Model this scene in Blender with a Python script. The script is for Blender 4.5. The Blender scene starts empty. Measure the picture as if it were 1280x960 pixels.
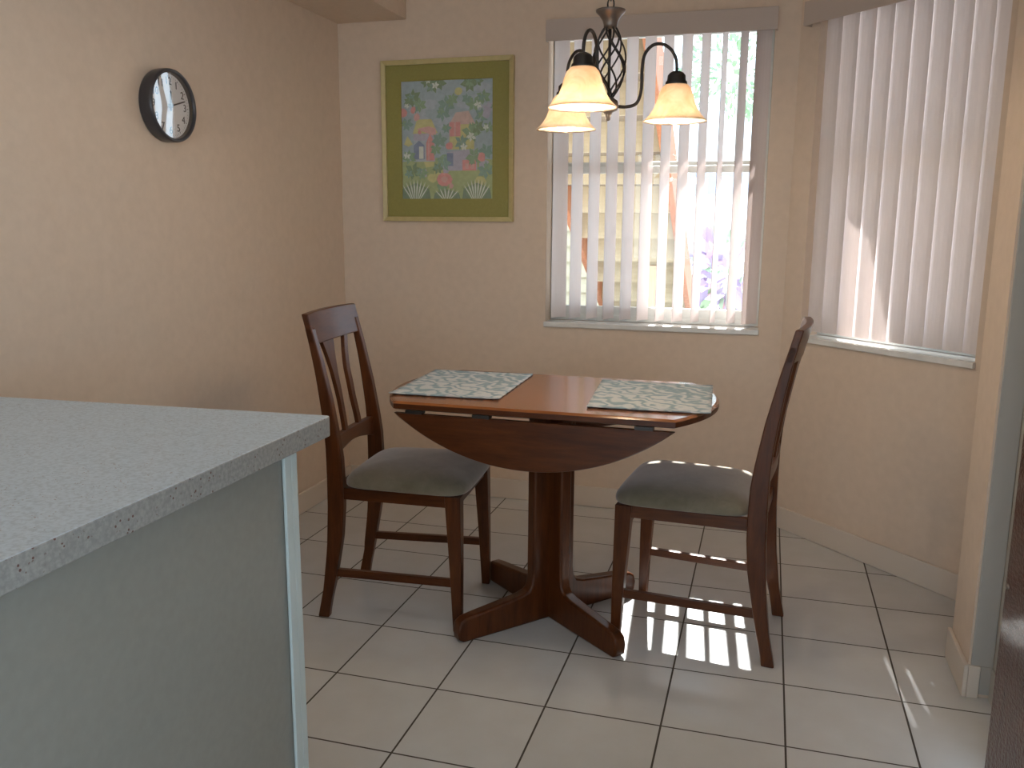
import bpy, bmesh, math, random
from mathutils import Vector, Matrix
random.seed(7)
PI = math.pi
SC = bpy.context.scene
COL = SC.collection

# ------------------------------------------------------------------ materials
def mat(name, col, rough=.5, metal=0.0, spec=.5, coat=0.0, trans=0.0):
    m = bpy.data.materials.new(name); m.use_nodes = True
    b = m.node_tree.nodes['Principled BSDF']
    b.inputs['Base Color'].default_value = (*col, 1)
    b.inputs['Roughness'].default_value = rough
    b.inputs['Metallic'].default_value = metal
    b.inputs['Specular IOR Level'].default_value = spec
    b.inputs['Coat Weight'].default_value = coat
    return m
def N(m, t, **kw):
    n = m.node_tree.nodes.new(t)
    for k, v in kw.items(): setattr(n, k, v)
    return n
def L(m, a, b): m.node_tree.links.new(a, b)
def bsdf(m): return m.node_tree.nodes['Principled BSDF']
def coords(m, scale=(1, 1, 1), rot=(0, 0, 0), kind='Object'):
    tc = N(m, 'ShaderNodeTexCoord'); mp = N(m, 'ShaderNodeMapping')
    mp.inputs['Scale'].default_value = scale; mp.inputs['Rotation'].default_value = rot
    L(m, tc.outputs[kind], mp.inputs['Vector']); return mp.outputs['Vector']
def ramp(m, fac, stops):
    r = N(m, 'ShaderNodeValToRGB'); L(m, fac, r.inputs['Fac'])
    e = r.color_ramp.elements
    while len(e) < len(stops): e.new(.5)
    for i, (p, c) in enumerate(stops):
        e[i].position = p; e[i].color = (*c, 1)
    return r.outputs['Color']
def noise(m, vec, scale=5, detail=3, rough=.5, dist=0):
    n = N(m, 'ShaderNodeTexNoise'); L(m, vec, n.inputs['Vector'])
    n.inputs['Scale'].default_value = scale; n.inputs['Detail'].default_value = detail
    n.inputs['Roughness'].default_value = rough; n.inputs['Distortion'].default_value = dist
    return n.outputs['Fac']
def bump(m, h, strength=.2, dist=.002):
    b = N(m, 'ShaderNodeBump'); b.inputs['Strength'].default_value = strength
    b.inputs['Distance'].default_value = dist
    L(m, h, b.inputs['Height']); L(m, b.outputs['Normal'], bsdf(m).inputs['Normal'])
def grainy(name, c1, c2, rough, scale, detail=3, bmp=0, bdist=.001, stretch=(1, 1, 1), **kw):
    m = mat(name, c1, rough, **kw); v = coords(m, stretch)
    f = noise(m, v, scale, detail)
    L(m, ramp(m, f, [(.3, c1), (.7, c2)]), bsdf(m).inputs['Base Color'])
    if bmp: bump(m, f, bmp, bdist)
    return m

def wood(name, c1, c2, stretch, rough=.34, coat=.05):
    m = mat(name, c1, rough, coat=coat)
    bsdf(m).inputs['Coat Roughness'].default_value = .12; bsdf(m).inputs['Specular IOR Level'].default_value = .28
    v = coords(m, stretch)
    f = noise(m, v, 6, 5, .6, .6); g = noise(m, v, 28, 3, .5, .2)
    mx = N(m, 'ShaderNodeMath', operation='MULTIPLY_ADD')
    L(m, g, mx.inputs[0]); mx.inputs[1].default_value = .35
    L(m, f, mx.inputs[2])
    L(m, ramp(m, mx.outputs[0], [(.45, c1), (.9, c2)]), bsdf(m).inputs['Base Color'])
    return m
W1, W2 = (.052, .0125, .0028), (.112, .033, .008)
M = {}
M['wood_z'] = wood('cherry_wood_upright', W1, W2, (6, 6, .7))
M['wood_x'] = wood('cherry_wood_lengthwise', W1, W2, (.7, 6, 6))
M['wood_y'] = wood('cherry_wood_crosswise', W1, W2, (6, .7, 6))
M['top_x'] = wood('cherry_top_sky_lightened', (.19, .063, .018), (.30, .112, .034), (.6, 7, 7), .22, .35)  # lighter than the other wood to stand in for sky reflection
M['wall'] = grainy('peach_wall_paint', (.665, .54, .43), (.705, .575, .46), .8, 30, 4, .15, .0008)
M['ceil'] = grainy('cream_ceiling_paint', (.66, .56, .46), (.70, .60, .50), .85, 60, 3, .3, .001)
M['trim'] = mat('cream_white_trim_paint', (.66, .58, .50), .5)
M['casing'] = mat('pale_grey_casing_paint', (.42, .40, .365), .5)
M['white'] = mat('white_trim_paint', (.70, .72, .70), .45)
M['alu'] = grainy('window_frame_paint', (.62, .64, .62), (.68, .69, .66), .4, 15)
M['sill'] = grainy('marble_sill', (.66, .66, .64), (.80, .80, .78), .25, 12, 5)

# floor tiles: 31 cm off-white ceramic with dark grout
m = mat('ceramic_floor_tile', (.6, .55, .5), .2); M['floor'] = m
v = coords(m)
br = N(m, 'ShaderNodeTexBrick'); L(m, v, br.inputs['Vector'])
br.offset = 0; br.squash = 1
for k, x in dict(Scale=1, **{'Mortar Size': .0028, 'Mortar Smooth': .15, 'Bias': 0, 'Brick Width': .31, 'Row Height': .31}).items():
    br.inputs[k].default_value = x
br.inputs['Color1'].default_value = (.56, .57, .575, 1); br.inputs['Color2'].default_value = (.59, .60, .605, 1)
br.inputs['Mortar'].default_value = (.055, .045, .035, 1)
n1 = noise(m, v, 9, 5)
mx = N(m, 'ShaderNodeMixRGB', blend_type='MULTIPLY'); mx.inputs['Fac'].default_value = .5
L(m, br.outputs['Color'], mx.inputs['Color1']); L(m, ramp(m, n1, [(.3, (.88, .86, .84)), (.7, (1, 1, 1))]), mx.inputs['Color2'])
L(m, mx.outputs['Color'], bsdf(m).inputs['Base Color'])
L(m, ramp(m, br.outputs['Fac'], [(0, (.2, .2, .2)), (1, (.8, .8, .8))]), bsdf(m).inputs['Roughness'])
inv = N(m, 'ShaderNodeMath', operation='SUBTRACT'); inv.inputs[0].default_value = 1; L(m, br.outputs['Fac'], inv.inputs[1])
bump(m, inv.outputs[0], .5, .002)

# countertop: white speckled laminate/quartz
m = mat('speckled_quartz', (.6, .6, .6), .38); M['quartz'] = m
v = coords(m)
vo = N(m, 'ShaderNodeTexVoronoi'); L(m, v, vo.inputs['Vector']); vo.inputs['Scale'].default_value = 170
n2 = noise(m, v, 160, 4)
base = ramp(m, n2, [(.36, (.39, .47, .54)), (.5, (.47, .56, .64)), (.68, (.52, .62, .71))])
sp = ramp(m, vo.outputs['Distance'], [(.0, (1, 1, 1)), (.16, (1, 1, 1)), (.2, (0, 0, 0))])
n3 = ramp(m, noise(m, v, 40, 2), [(.55, (0, 0, 0)), (.6, (1, 1, 1))])
an = N(m, 'ShaderNodeMixRGB', blend_type='MULTIPLY'); an.inputs['Fac'].default_value = 1
L(m, sp, an.inputs['Color1']); L(m, n3, an.inputs['Color2'])
mx = N(m, 'ShaderNodeMixRGB'); L(m, an.outputs['Color'], mx.inputs['Fac'])
L(m, base, mx.inputs['Color1']); mx.inputs['Color2'].default_value = (.17, .09, .07, 1)
L(m, mx.outputs['Color'], bsdf(m).inputs['Base Color'])
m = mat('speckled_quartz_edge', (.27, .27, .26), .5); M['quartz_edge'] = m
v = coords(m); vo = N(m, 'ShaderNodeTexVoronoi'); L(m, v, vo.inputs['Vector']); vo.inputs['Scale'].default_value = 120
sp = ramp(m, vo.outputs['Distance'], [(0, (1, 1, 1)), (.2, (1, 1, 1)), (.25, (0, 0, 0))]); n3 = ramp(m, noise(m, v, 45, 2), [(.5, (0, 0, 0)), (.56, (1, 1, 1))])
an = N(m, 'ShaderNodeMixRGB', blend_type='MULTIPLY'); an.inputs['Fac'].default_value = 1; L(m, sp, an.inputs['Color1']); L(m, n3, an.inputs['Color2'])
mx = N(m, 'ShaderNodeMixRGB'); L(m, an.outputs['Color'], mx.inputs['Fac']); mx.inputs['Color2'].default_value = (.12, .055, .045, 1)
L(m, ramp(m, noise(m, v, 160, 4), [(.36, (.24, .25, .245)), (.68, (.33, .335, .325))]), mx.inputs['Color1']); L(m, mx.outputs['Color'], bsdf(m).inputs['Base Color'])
M['cab'] = grainy('grey_beige_laminate_panel', (.25, .25, .225), (.27, .27, .245), .38, 60, 2, .05)
M['cabtrim'] = mat('pale_blue_grey_corner_trim', (.52, .60, .60), .35)
M['dark'] = mat('dark_toe_kick', (.03, .03, .03), .6)

m = mat('sage_microsuede', (.17, .155, .115), .95); M['seat'] = m
bsdf(m).inputs['Sheen Weight'].default_value = .7; bsdf(m).inputs['Sheen Tint'].default_value = (1, .90, .90, 1)
v = coords(m); f = noise(m, v, 14, 5, .65, .5)
L(m, ramp(m, f, [(.3, (.145, .125, .078)), (.7, (.225, .19, .135))]), bsdf(m).inputs['Base Color'])
bump(m, noise(m, v, 400, 2), .2, .0006)

def translucent(name, col, amount, rough=.5):
    m = mat(name, col, rough); nt = m.node_tree
    t = N(m, 'ShaderNodeBsdfTranslucent'); t.inputs['Color'].default_value = (*col, 1)
    x = N(m, 'ShaderNodeMixShader'); x.inputs['Fac'].default_value = amount
    out = [n for n in nt.nodes if n.type == 'OUTPUT_MATERIAL'][0]
    L(m, bsdf(m).outputs[0], x.inputs[1]); L(m, t.outputs[0], x.inputs[2]); L(m, x.outputs[0], out.inputs['Surface'])
    return m
M['slat'] = translucent('ivory_vinyl_slat', (.83, .77, .755), .30)
M['valance'] = mat('ivory_valance', (.50, .42, .37), .5)

def glass(name, tint=(1, 1, 1), rough=.0, boost=1.0, ior=1.45):
    m = bpy.data.materials.new(name); m.use_nodes = True; nt = m.node_tree; nt.nodes.clear()
    o = nt.nodes.new('ShaderNodeOutputMaterial'); x = nt.nodes.new('ShaderNodeMixShader')
    t = nt.nodes.new('ShaderNodeBsdfTransparent'); t.inputs['Color'].default_value = (*tint, 1)
    g = nt.nodes.new('ShaderNodeBsdfGlossy'); g.inputs['Roughness'].default_value = rough
    lw = nt.nodes.new('ShaderNodeLayerWeight'); lw.inputs['Blend'].default_value = .5
    pw_ = nt.nodes.new('ShaderNodeMath'); pw_.operation = 'POWER'; nt.links.new(lw.outputs['Facing'], pw_.inputs[0]); pw_.inputs[1].default_value = 5
    f = nt.nodes.new('ShaderNodeMath'); f.operation = 'MULTIPLY_ADD'; f0 = ((ior - 1) / (ior + 1)) ** 2 * 1.8
    nt.links.new(pw_.outputs[0], f.inputs[0]); f.inputs[1].default_value = 1 - f0; f.inputs[2].default_value = f0
    nt.links.new(f.outputs[0], x.inputs['Fac']); nt.links.new(t.outputs[0], x.inputs[1])
    nt.links.new(g.outputs[0], x.inputs[2]); nt.links.new(x.outputs[0], o.inputs['Surface'])
    return m
M['glass'] = glass('window_glass', (.93, .96, .95))
M['clockglass'] = glass('clock_glass', (1, 1, 1), .02, ior=1.9)
M['artglass'] = glass('picture_glass', (1, 1, 1), .05, ior=1.25)
M['bronze'] = mat('antique_bronze_metal', (.055, .05, .047), .42, metal=.75)
M['bronze_hi'] = mat('brushed_pewter_cup', (.20, .17, .15), .35, metal=.8)
def emit(name, col, s):
    m = mat(name, col, .4); b = bsdf(m)
    b.inputs['Emission Color'].default_value = (*col, 1); b.inputs['Emission Strength'].default_value = s
    return m
M['bulb'] = emit('glowing_frosted_bulb', (1, .86, .66), 6)
m = translucent('amber_alabaster_glass', (.85, .70, .52), .62, .25); M['shade'] = m
v = coords(m); f = noise(m, v, 22, 3, .6, 1.2)
c = ramp(m, f, [(.35, (.84, .68, .52)), (.65, (.94, .83, .71))])
for n in m.node_tree.nodes:
    if n.type == 'BSDF_PRINCIPLED': L(m, c, n.inputs['Base Color'])
    if n.type == 'BSDF_TRANSLUCENT': L(m, c, n.inputs['Color'])
M['clockrim'] = mat('dark_grey_clock_rim', (.045, .042, .048), .3)
M['clockface'] = mat('white_clock_face', (.86, .84, .84), .6)
M['ink'] = mat('black_ink', (.012, .012, .015), .5)
M['frame'] = grainy('gilt_picture_frame', (.50, .42, .20), (.56, .47, .23), .4, 40, 3)
M['mat_olive'] = grainy('olive_green_mat_board', (.29, .265, .078), (.31, .285, .086), .85, 90)

# ------------------------------------------------------------------ mesh helpers
def obj(name, bm, m, parent=None, smooth=False, bevel=0, seg=2, sub=0):
    me = bpy.data.meshes.new(name); bmesh.ops.recalc_face_normals(bm, faces=bm.faces); bm.to_mesh(me); bm.free()
    for x in (m if isinstance(m, (list, tuple)) else [m]): me.materials.append(x)
    o = bpy.data.objects.new(name, me); COL.objects.link(o)
    if parent: o.parent = parent
    if smooth:
        for p in me.polygons: p.use_smooth = True
    if bevel:
        b = o.modifiers.new('bevel', 'BEVEL'); b.width = bevel; b.segments = seg; b.limit_method = 'ANGLE'; b.angle_limit = R(40)
        for p in me.polygons: p.use_smooth = True
        b.harden_normals = True
    if sub:
        s = o.modifiers.new('sub', 'SUBSURF'); s.levels = sub; s.render_levels = sub
    return o
def R(d): return d * PI / 180
def tag(o, label=None, cat=None, group=None, kind=None):
    if label: o['label'] = label
    if cat: o['category'] = cat
    if group: o['group'] = group
    if kind: o['kind'] = kind
    return o
def empty(name, loc=(0, 0, 0), rz=0, **kw):
    o = bpy.data.objects.new(name, None); COL.objects.link(o); o.location = loc; o.rotation_euler = (0, 0, rz)
    o.empty_display_size = .05
    return tag(o, **kw)
def NB(): return bmesh.new()
def hexa(bm, P8, mi=0):
    vs = [bm.verts.new(p) for p in P8]
    for f in ((0, 3, 2, 1), (4, 5, 6, 7), (0, 1, 5, 4), (1, 2, 6, 5), (2, 3, 7, 6), (3, 0, 4, 7)):
        bm.faces.new([vs[i] for i in f]).material_index = mi
    return vs
def box(bm, x0, x1, y0, y1, z0, z1, mi=0):
    return hexa(bm, [(x0, y0, z0), (x1, y0, z0), (x1, y1, z0), (x0, y1, z0), (x0, y0, z1), (x1, y0, z1), (x1, y1, z1), (x0, y1, z1)], mi)
def loft(bm, rings, cap=True, closed=True, mi=0):
    rs = [[bm.verts.new(p) for p in r] for r in rings]
    n = len(rs[0])
    for a, b in zip(rs, rs[1:]):
        for i in range(n if closed else n - 1):
            j = (i + 1) % n
            bm.faces.new((a[i], a[j], b[j], b[i])).material_index = mi
    if cap and closed:
        bm.faces.new(list(reversed(rs[0]))).material_index = mi; bm.faces.new(rs[-1]).material_index = mi
    return rs
def lathe(bm, prof, n=32, c=(0, 0, 0), cap=False, mi=0):
    rings = [[(c[0] + r * math.cos(2 * PI * i / n), c[1] + r * math.sin(2 * PI * i / n), c[2] + z) for i in range(n)] for r, z in prof]
    return loft(bm, rings, cap=cap, mi=mi)
def spline(pts, k=8):
    pts = [Vector(p) for p in pts]; out = []
    P = [pts[0]] + pts + [pts[-1]]
    for i in range(1, len(P) - 2):
        for s in range(k):
            t = s / k; a, b, c, d = P[i - 1:i + 3]
            out.append(.5 * ((2 * b) + (c - a) * t + (2 * a - 5 * b + 4 * c - d) * t * t + (3 * b - a - 3 * c + d) * t ** 3))
    out.append(pts[-1]); return out
def tube(bm, pts, r, n=10, mi=0):
    pts = [Vector(p) for p in pts]; rings = []
    up = None
    for i, p in enumerate(pts):
        t = (pts[min(i + 1, len(pts) - 1)] - pts[max(i - 1, 0)]).normalized()
        if up is None:
            up = Vector((0, 0, 1)) if abs(t.z) < .9 else Vector((1, 0, 0))
        u = (up - up.dot(t) * t).normalized(); w = t.cross(u); up = u
        rr = r(i / (len(pts) - 1)) if callable(r) else r
        rings.append([p + rr * (math.cos(2 * PI * k / n) * u + math.sin(2 * PI * k / n) * w) for k in range(n)])
    loft(bm, rings, mi=mi)
def prism(bm, poly, z0, z1, mi=0):
    return loft(bm, [[(x, y, z0) for x, y in poly], [(x, y, z1) for x, y in poly]], mi=mi)
def interp(tab, z):
    if z <= tab[0][0]: return tab[0][1]
    for (a, b), (c, d) in zip(tab, tab[1:]):
        if z <= c: return b + (d - b) * (z - a) / (c - a)
    return tab[-1][1]

# ------------------------------------------------------------------ room shell
XL, YB, CZ = -2.053, 1.705, 2.44           # left wall, back wall, ceiling
CD = 1.665                                  # bay wall plane: x + y = CD
XR, YR = .545, -4.3                         # right wall, rear wall
S2 = 2 ** .5
WX0, WX1, WZ0, WZ1 = -1.062, -.137, .845, 2.12
WT = .16                                    # outer wall thickness

def struct(name, bm, m, parent=None, **kw):
    o = obj(name, bm, m, parent, **kw)
    if not parent: o['kind'] = 'structure'
    return o
bm = NB(); prism(bm, [(XL - .12, YR - .12), (XR + .02, YR - .12), (XR + .02, .40), (1.08, .40), (1.08, .62), (-.03, YB + .02), (XL - .12, YB + .02)], -.06, 0)
struct('floor', bm, M['floor'])
bm = NB(); prism(bm, [(XL - .12, YR - .12), (1.3, YR - .12), (1.3, .55), (.03, YB + WT), (XL - .12, YB + WT)], CZ, CZ + .1)
struct('ceiling', bm, M['ceil'])
bm = NB(); box(bm, XL - .12, XL, YR - .12, YB + WT, 0, CZ); struct('wall_left', bm, M['wall'])
def wall_open(bm, u0, u1, z0, z1, holes, f):
    """wall slab with openings; f(u, d, z) maps wall coordinates to the room"""
    us = sorted({u0, u1} | {h[0] for h in holes} | {h[1] for h in holes})
    for a, b in zip(us, us[1:]):
        hs = [h for h in holes if h[0] <= a + 1e-6 and h[1] >= b - 1e-6]
        segs = [(z0, z1)]
        if hs: segs = [(z0, hs[0][2]), (hs[0][3], z1)]
        for c, d in segs:
            if d - c < .002: continue
            hexa(bm, [f(a, 0, c), f(b, 0, c), f(b, WT, c), f(a, WT, c), f(a, 0, d), f(b, 0, d), f(b, WT, d), f(a, WT, d)])
fb = lambda u, d, z: (u, YB + d, z)
def fd(s, d, z):                            # bay wall: s = (x - y)/sqrt2 along it, d outwards
    q = CD / S2 + d
    return ((q + s) / S2, (q - s) / S2, z)
DS0 = -(YB + YB - CD) / S2                  # s of the corner with the back wall
bm = NB(); wall_open(bm, XL, CD - YB, 0, CZ, [(WX0, WX1, WZ0, WZ1)], fb); struct('wall_back', bm, M['wall'])
SA, SB, SZ0, SZ1 = -1.135, -.372, .835, 2.12
bm = NB(); wall_open(bm, DS0, .36, 0, CZ, [(SA, SB, SZ0, SZ1)], fd); struct('wall_bay', bm, M['wall'])
# post that fills the outer gap between the two window walls
bm = NB(); prism(bm, [(CD - YB, YB + .001), fd(DS0, WT, 0)[:2], (CD - YB, YB + WT)], 0, CZ); struct('wall_bay_corner', bm, M['wall'])
# short stub wall that ends the nook on the right
bm = NB(); box(bm, .482, 1.2, .397, .615, 0, CZ)
struct('wall_nook_end', bm, M['wall'])
# right wall with a door opening and an added light opening, rear wall with a wide glazed opening
DY0, DY1, DH = -.95, -.075, 2.05
bm = NB()
box(bm, XR, XR + .12, DY1, .397, 0, CZ); box(bm, XR, XR + .12, YR, -4.1, 0, CZ); box(bm, XR, XR + .12, -1.8, DY0, 0, CZ); box(bm, XR, XR + .12, -4.1, -1.8, 0, .5); box(bm, XR, XR + .12, -4.1, -1.8, 2.3, CZ); box(bm, XR, XR + .12, DY0, DY1, DH, CZ)
struct('wall_right', bm, M['wall'])
bm = NB()
RX0, RX1, RH = -1.75, .25, 2.1
box(bm, XL, RX0, YR - .12, YR, 0, CZ); box(bm, RX1, 1.3, YR - .12, YR, 0, CZ); box(bm, RX0, RX1, YR - .12, YR, RH, CZ)
struct('wall_rear', bm, M['wall'])
# soffit box that runs along the left wall
bm = NB(); box(bm, XL, -1.715, YR, YB, 2.166, CZ); struct('trim_1', bm, M['wall'], bevel=.004)
# baseboards
BH, BT = .095, .012
bm = NB(); box(bm, XL, XL + BT, -.4, YB, 0, BH); struct('baseboard_left', bm, M['trim'], bevel=.004)
bm = NB(); box(bm, XL + BT, CD - YB - .005, YB - BT, YB, 0, BH); struct('baseboard_back', bm, M['trim'], bevel=.004)
bm = NB(); hexa(bm, [fd(DS0 + .01, -BT, 0), fd(.3, -BT, 0), fd(.3, 0, 0), fd(DS0, 0, 0), fd(DS0 + .01, -BT, BH), fd(.3, -BT, BH), fd(.3, 0, BH), fd(DS0, 0, BH)])
struct('baseboard_bay', bm, M['trim'], bevel=.004)
bm = NB(); box(bm, .482 - BT, .482, .397 - BT, .615 + BT, 0, BH); box(bm, .482, .512, .397 - BT, .397, 0, BH)
struct('baseboard_right', bm, M['trim'], bevel=.003)
# white casing on the wall end and the door stop beside it
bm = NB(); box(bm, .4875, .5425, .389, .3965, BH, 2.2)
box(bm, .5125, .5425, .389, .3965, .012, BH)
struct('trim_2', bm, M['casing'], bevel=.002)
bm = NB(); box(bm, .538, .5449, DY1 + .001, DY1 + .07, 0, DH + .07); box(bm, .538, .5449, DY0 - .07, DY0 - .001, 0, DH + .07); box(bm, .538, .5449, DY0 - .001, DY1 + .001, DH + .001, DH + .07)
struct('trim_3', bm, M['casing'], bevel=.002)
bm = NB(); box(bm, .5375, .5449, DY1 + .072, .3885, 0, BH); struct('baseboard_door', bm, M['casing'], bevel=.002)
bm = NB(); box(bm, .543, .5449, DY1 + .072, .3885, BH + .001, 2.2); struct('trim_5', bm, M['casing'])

# ------------------------------------------------------------------ windows
def frame_ring(bm, f, u0, u1, z0, z1, d0, d1, w, wb=None):
    wb = wb or w
    def bx(a, b, c, d): hexa(bm, [f(a, d0, c), f(b, d0, c), f(b, d1, c), f(a, d1, c), f(a, d0, d), f(b, d0, d), f(b, d1, d), f(a, d1, d)])
    bx(u0, u0 + w, z0, z1); bx(u1 - w, u1, z0, z1); bx(u0 + w, u1 - w, z0, z0 + wb); bx(u0 + w, u1 - w, z1 - w, z1)
def window(n, f, u0, u1, z0, z1, lab):
    w = empty('window_%d' % n); w['kind'] = 'structure'
    bm = NB(); frame_ring(bm, f, u0 + .001, u1 - .001, z0 + .001, z1 - .001, .095, .150, .028); obj('window_frame', bm, M['alu'], w, bevel=.002)
    zm = z0 + (z1 - z0) * .52
    bm = NB(); frame_ring(bm, f, u0 + .028, u1 - .028, zm, z1 - .028, .122, .146, .028, .04); obj('upper_sash', bm, M['alu'], w, bevel=.002)
    bm = NB(); frame_ring(bm, f, u0 + .028, u1 - .028, z0 + .028, zm + .02, .098, .121, .030, .04); obj('lower_sash', bm, M['alu'], w, bevel=.002)
    for a, b, d in ((zm + .03, z1 - .05, .134), (z0 + .05, zm, .109)):
        bm = NB(); q = [f(u0 + .045, d, a), f(u1 - .045, d, a), f(u1 - .045, d, b), f(u0 + .045, d, b)]
        bm.faces.new([bm.verts.new(p) for p in q]); obj('pane', bm, M['glass'], w)
    bm = NB()
    hexa(bm, [f(u0 - .004, -.018, z0 - .022), f(u1 + .004, -.018, z0 - .022), f(u1 - .001, .096, z0 - .022), f(u0 + .001, .096, z0 - .022),
              f(u0 - .004, -.018, z0 + .0), f(u1 + .004, -.018, z0 + .0), f(u1 - .001, .096, z0 + .0), f(u0 + .001, .096, z0 + .0)])
    obj('window_sill', bm, M['sill'], w, bevel=.003)
    return w
# lift openings' bottom onto the sill by leaving the sill inside the reveal
window(1, fb, WX0, WX1, WZ0 + .001, WZ1, '')
window(2, fd, SA, SB, SZ0 + .001, SZ1, '')
# rear glazed door frame
w = empty('window_3'); w['kind'] = 'structure'
fr = lambda u, d, z: (u, YR - .12 + d, z)
bm = NB(); frame_ring(bm, fr, RX0 + .001, RX1 - .001, .001, RH - .001, .03, .09, .05); box(bm, -.80, -.72, YR - .09, YR - .03, .05, RH - .05)
obj('window_frame', bm, M['alu'], w, bevel=.003)
for a, b in ((RX0 + .05, -.80), (-.72, RX1 - .05)):
    bm = NB(); bm.faces.new([bm.verts.new((x, YR - .06, z)) for x, z in ((a, .05), (b, .05), (b, RH - .05), (a, RH - .05))]); obj('pane', bm, M['glass'], w)

w = empty('window_4'); w['kind'] = 'structure'  # added unseen opening that lets sky light onto the left wall
fs = lambda u, d, z: (XR + d, u, z)
bm = NB(); frame_ring(bm, fs, -4.099, -1.801, .501, 2.299, .03, .09, .045); obj('window_frame', bm, M['alu'], w, bevel=.003)
bm = NB(); bm.faces.new([bm.verts.new((XR + .06, y, z)) for y, z in ((-4.055, .545), (-1.845, .545), (-1.845, 2.255), (-4.055, 2.255))]); obj('pane', bm, M['glass'], w)

# ------------------------------------------------------------------ vertical blinds
def slat(parent, f, u, d, ang, z0, z1, w=.089, tilt=0, cup=.0085):
    """one curved vane hung at wall position u, depth d; ang from the wall plane"""
    bm = NB(); n = 6; rings = []
    for k in range(13):
        z = z0 + (z1 - z0) * k / 12; a = ang + tilt * (1 - k / 12)
        front, back = [], []
        for i in range(n + 1):
            t = (i / n - .5) * w; c = cup * (1 - (2 * i / n - 1) ** 2)
            for lst, off in ((front, c), (back, c + .0012)):
                lst.append(f(u + t * math.cos(a) - off * math.sin(a), d + t * math.sin(a) + off * math.cos(a), z))
        rings.append(front + back[::-1])
    loft(bm, rings)
    return obj('slat', bm, M['slat'], parent, smooth=False)
def valance(parent, f, u0, u1, z0, z1, dout):
    bm = NB()
    def bx(a, b, c, d, e, g): hexa(bm, [f(a, c, e), f(b, c, e), f(b, d, e), f(a, d, e), f(a, c, g), f(b, c, g), f(b, d, g), f(a, d, g)])
    bx(u0, u1, -dout, -dout + .004, z0, z1); bx(u0, u0 + .004, -dout + .004, -.0005, z0, z1); bx(u1 - .004, u1, -dout + .004, -.0005, z0, z1)
    bx(u0 + .004, u1 - .004, -dout + .004, -.0005, z1 - .004, z1)
    return obj('valance', bm, M['valance'], parent, bevel=.001)
b1 = empty('vertical_blinds', ((WX0 + WX1) / 2, YB, WZ0), label='open ivory vertical blinds in the back window behind the chandelier', cat='blinds')
fb1 = lambda u, d, z: (u - b1.location.x, d, z - b1.location.z)
b1f = fb1
valance(b1, b1f, -1.068, -.128, 2.038, 2.124, .03)
bm = NB(); box(bm, WX0 + .01 - b1.location.x, WX1 - .01 - b1.location.x, .03, .066, 2.088 - WZ0, 2.116 - WZ0); obj('head_rail', bm, M['white'], b1)
nx = 12
for i in range(nx):
    u = -1.012 + i * (.835 / (nx - 1))
    a = R(random.uniform(66, 72))
    if i == 0: a = R(57)
    if i == nx - 1: a = R(48)
    if i == nx - 3: a = R(80)
    slat(b1, b1f, u, .048, a, .862, 2.086, tilt=R(random.uniform(-3, 3)))
b2 = empty('vertical_blinds', (*fd((SA + SB) / 2, 0, 0)[:2], SZ0), rz=-PI / 4, label='closed ivory vertical blinds in the angled bay window on the right', cat='blinds')
sm = (SA + SB) / 2
b2f = lambda u, d, z: (u - sm, d, z - SZ0)
valance(b2, b2f, -1.180, -.33, 2.036, 2.124, .045)
bm = NB(); box(bm, SA + .01 - sm, SB - .01 - sm, .02, .056, 2.088 - SZ0, 2.116 - SZ0); obj('head_rail', bm, M['white'], b2)
n2s = 10
for i in range(n2s):
    u = SA + .036 + i * ((SB - SA - .075) / (n2s - 1))
    slat(b2, b2f, u, .036, R(-10) + R(random.uniform(-1, 1)), .856, 2.086, w=.095, tilt=R(random.uniform(-.8, .8)), cup=-.010)

# ------------------------------------------------------------------ brown entry door, ajar
m = wood('dark_brown_door_wood', (.055, .020, .014), (.12, .050, .036), (7, 7, .6), .30, 1.0); M['door'] = m
bump(m, noise(m, coords(m, (1, 1, 1)), 110, 4), 1.0, .008)
d1 = empty('door_1', (.5405, -.945, .008), rz=math.atan2(.84, -.124)); d1['kind'] = 'structure'
bm = NB(); box(bm, 0, .85, -.042, 0, 0, 2.02)
obj('door_leaf', bm, M['door'], d1, bevel=.004)
bm = NB(); lathe(bm, [(0, .004), (.006, .003), (.007, 0)], 12)
bmesh.ops.rotate(bm, verts=bm.verts, cent=(0, 0, 0), matrix=Matrix.Rotation(R(-90), 3, 'X')); bmesh.ops.translate(bm, verts=bm.verts, vec=(.835, 0.0005, .52))
obj('screw', bm, M['bronze_hi'], d1, smooth=True)

# ------------------------------------------------------------------ kitchen peninsula
TH = .040
top = [(-.902, -.612), (-2.05, -.690), (-2.05, -3.4), (-.880, -3.4)]
def rounded(poly, r, k=4):
    out = []
    n = len(poly)
    for i in range(n):
        p, a, b = Vector(poly[i]), Vector(poly[i - 1]), Vector(poly[(i + 1) % n])
        u, w = (a - p).normalized(), (b - p).normalized()
        s, e = p + u * r, p + w * r
        for j in range(k + 1):
            t = j / k; out.append(tuple((1 - t) ** 2 * s + 2 * t * (1 - t) * p + t * t * e))
    return out
bm = NB(); prism(bm, rounded(top, .012), .915 - TH, .915)
ct = obj('countertop', bm, [M['quartz'], M['quartz_edge']], bevel=.0025)
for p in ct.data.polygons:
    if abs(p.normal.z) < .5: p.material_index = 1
tag(ct, 'pale speckled countertop with squared edge jutting in from the left', 'countertop')
cb = empty('kitchen_cabinet', (-1.45, -1.9, 0), label='grey-beige base cabinet side under the speckled countertop', cat='cabinet')
bm = NB(); box(bm, -.55, .512, -1.45, 1.182, .0, .874); obj('side_panel', bm, M['cab'], cb, bevel=.001)
bm = NB(); box(bm, .490, .520, 1.183, 1.203, .0, .874); box(bm, .513, .520, 1.160, 1.183, .0, .874)
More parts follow.
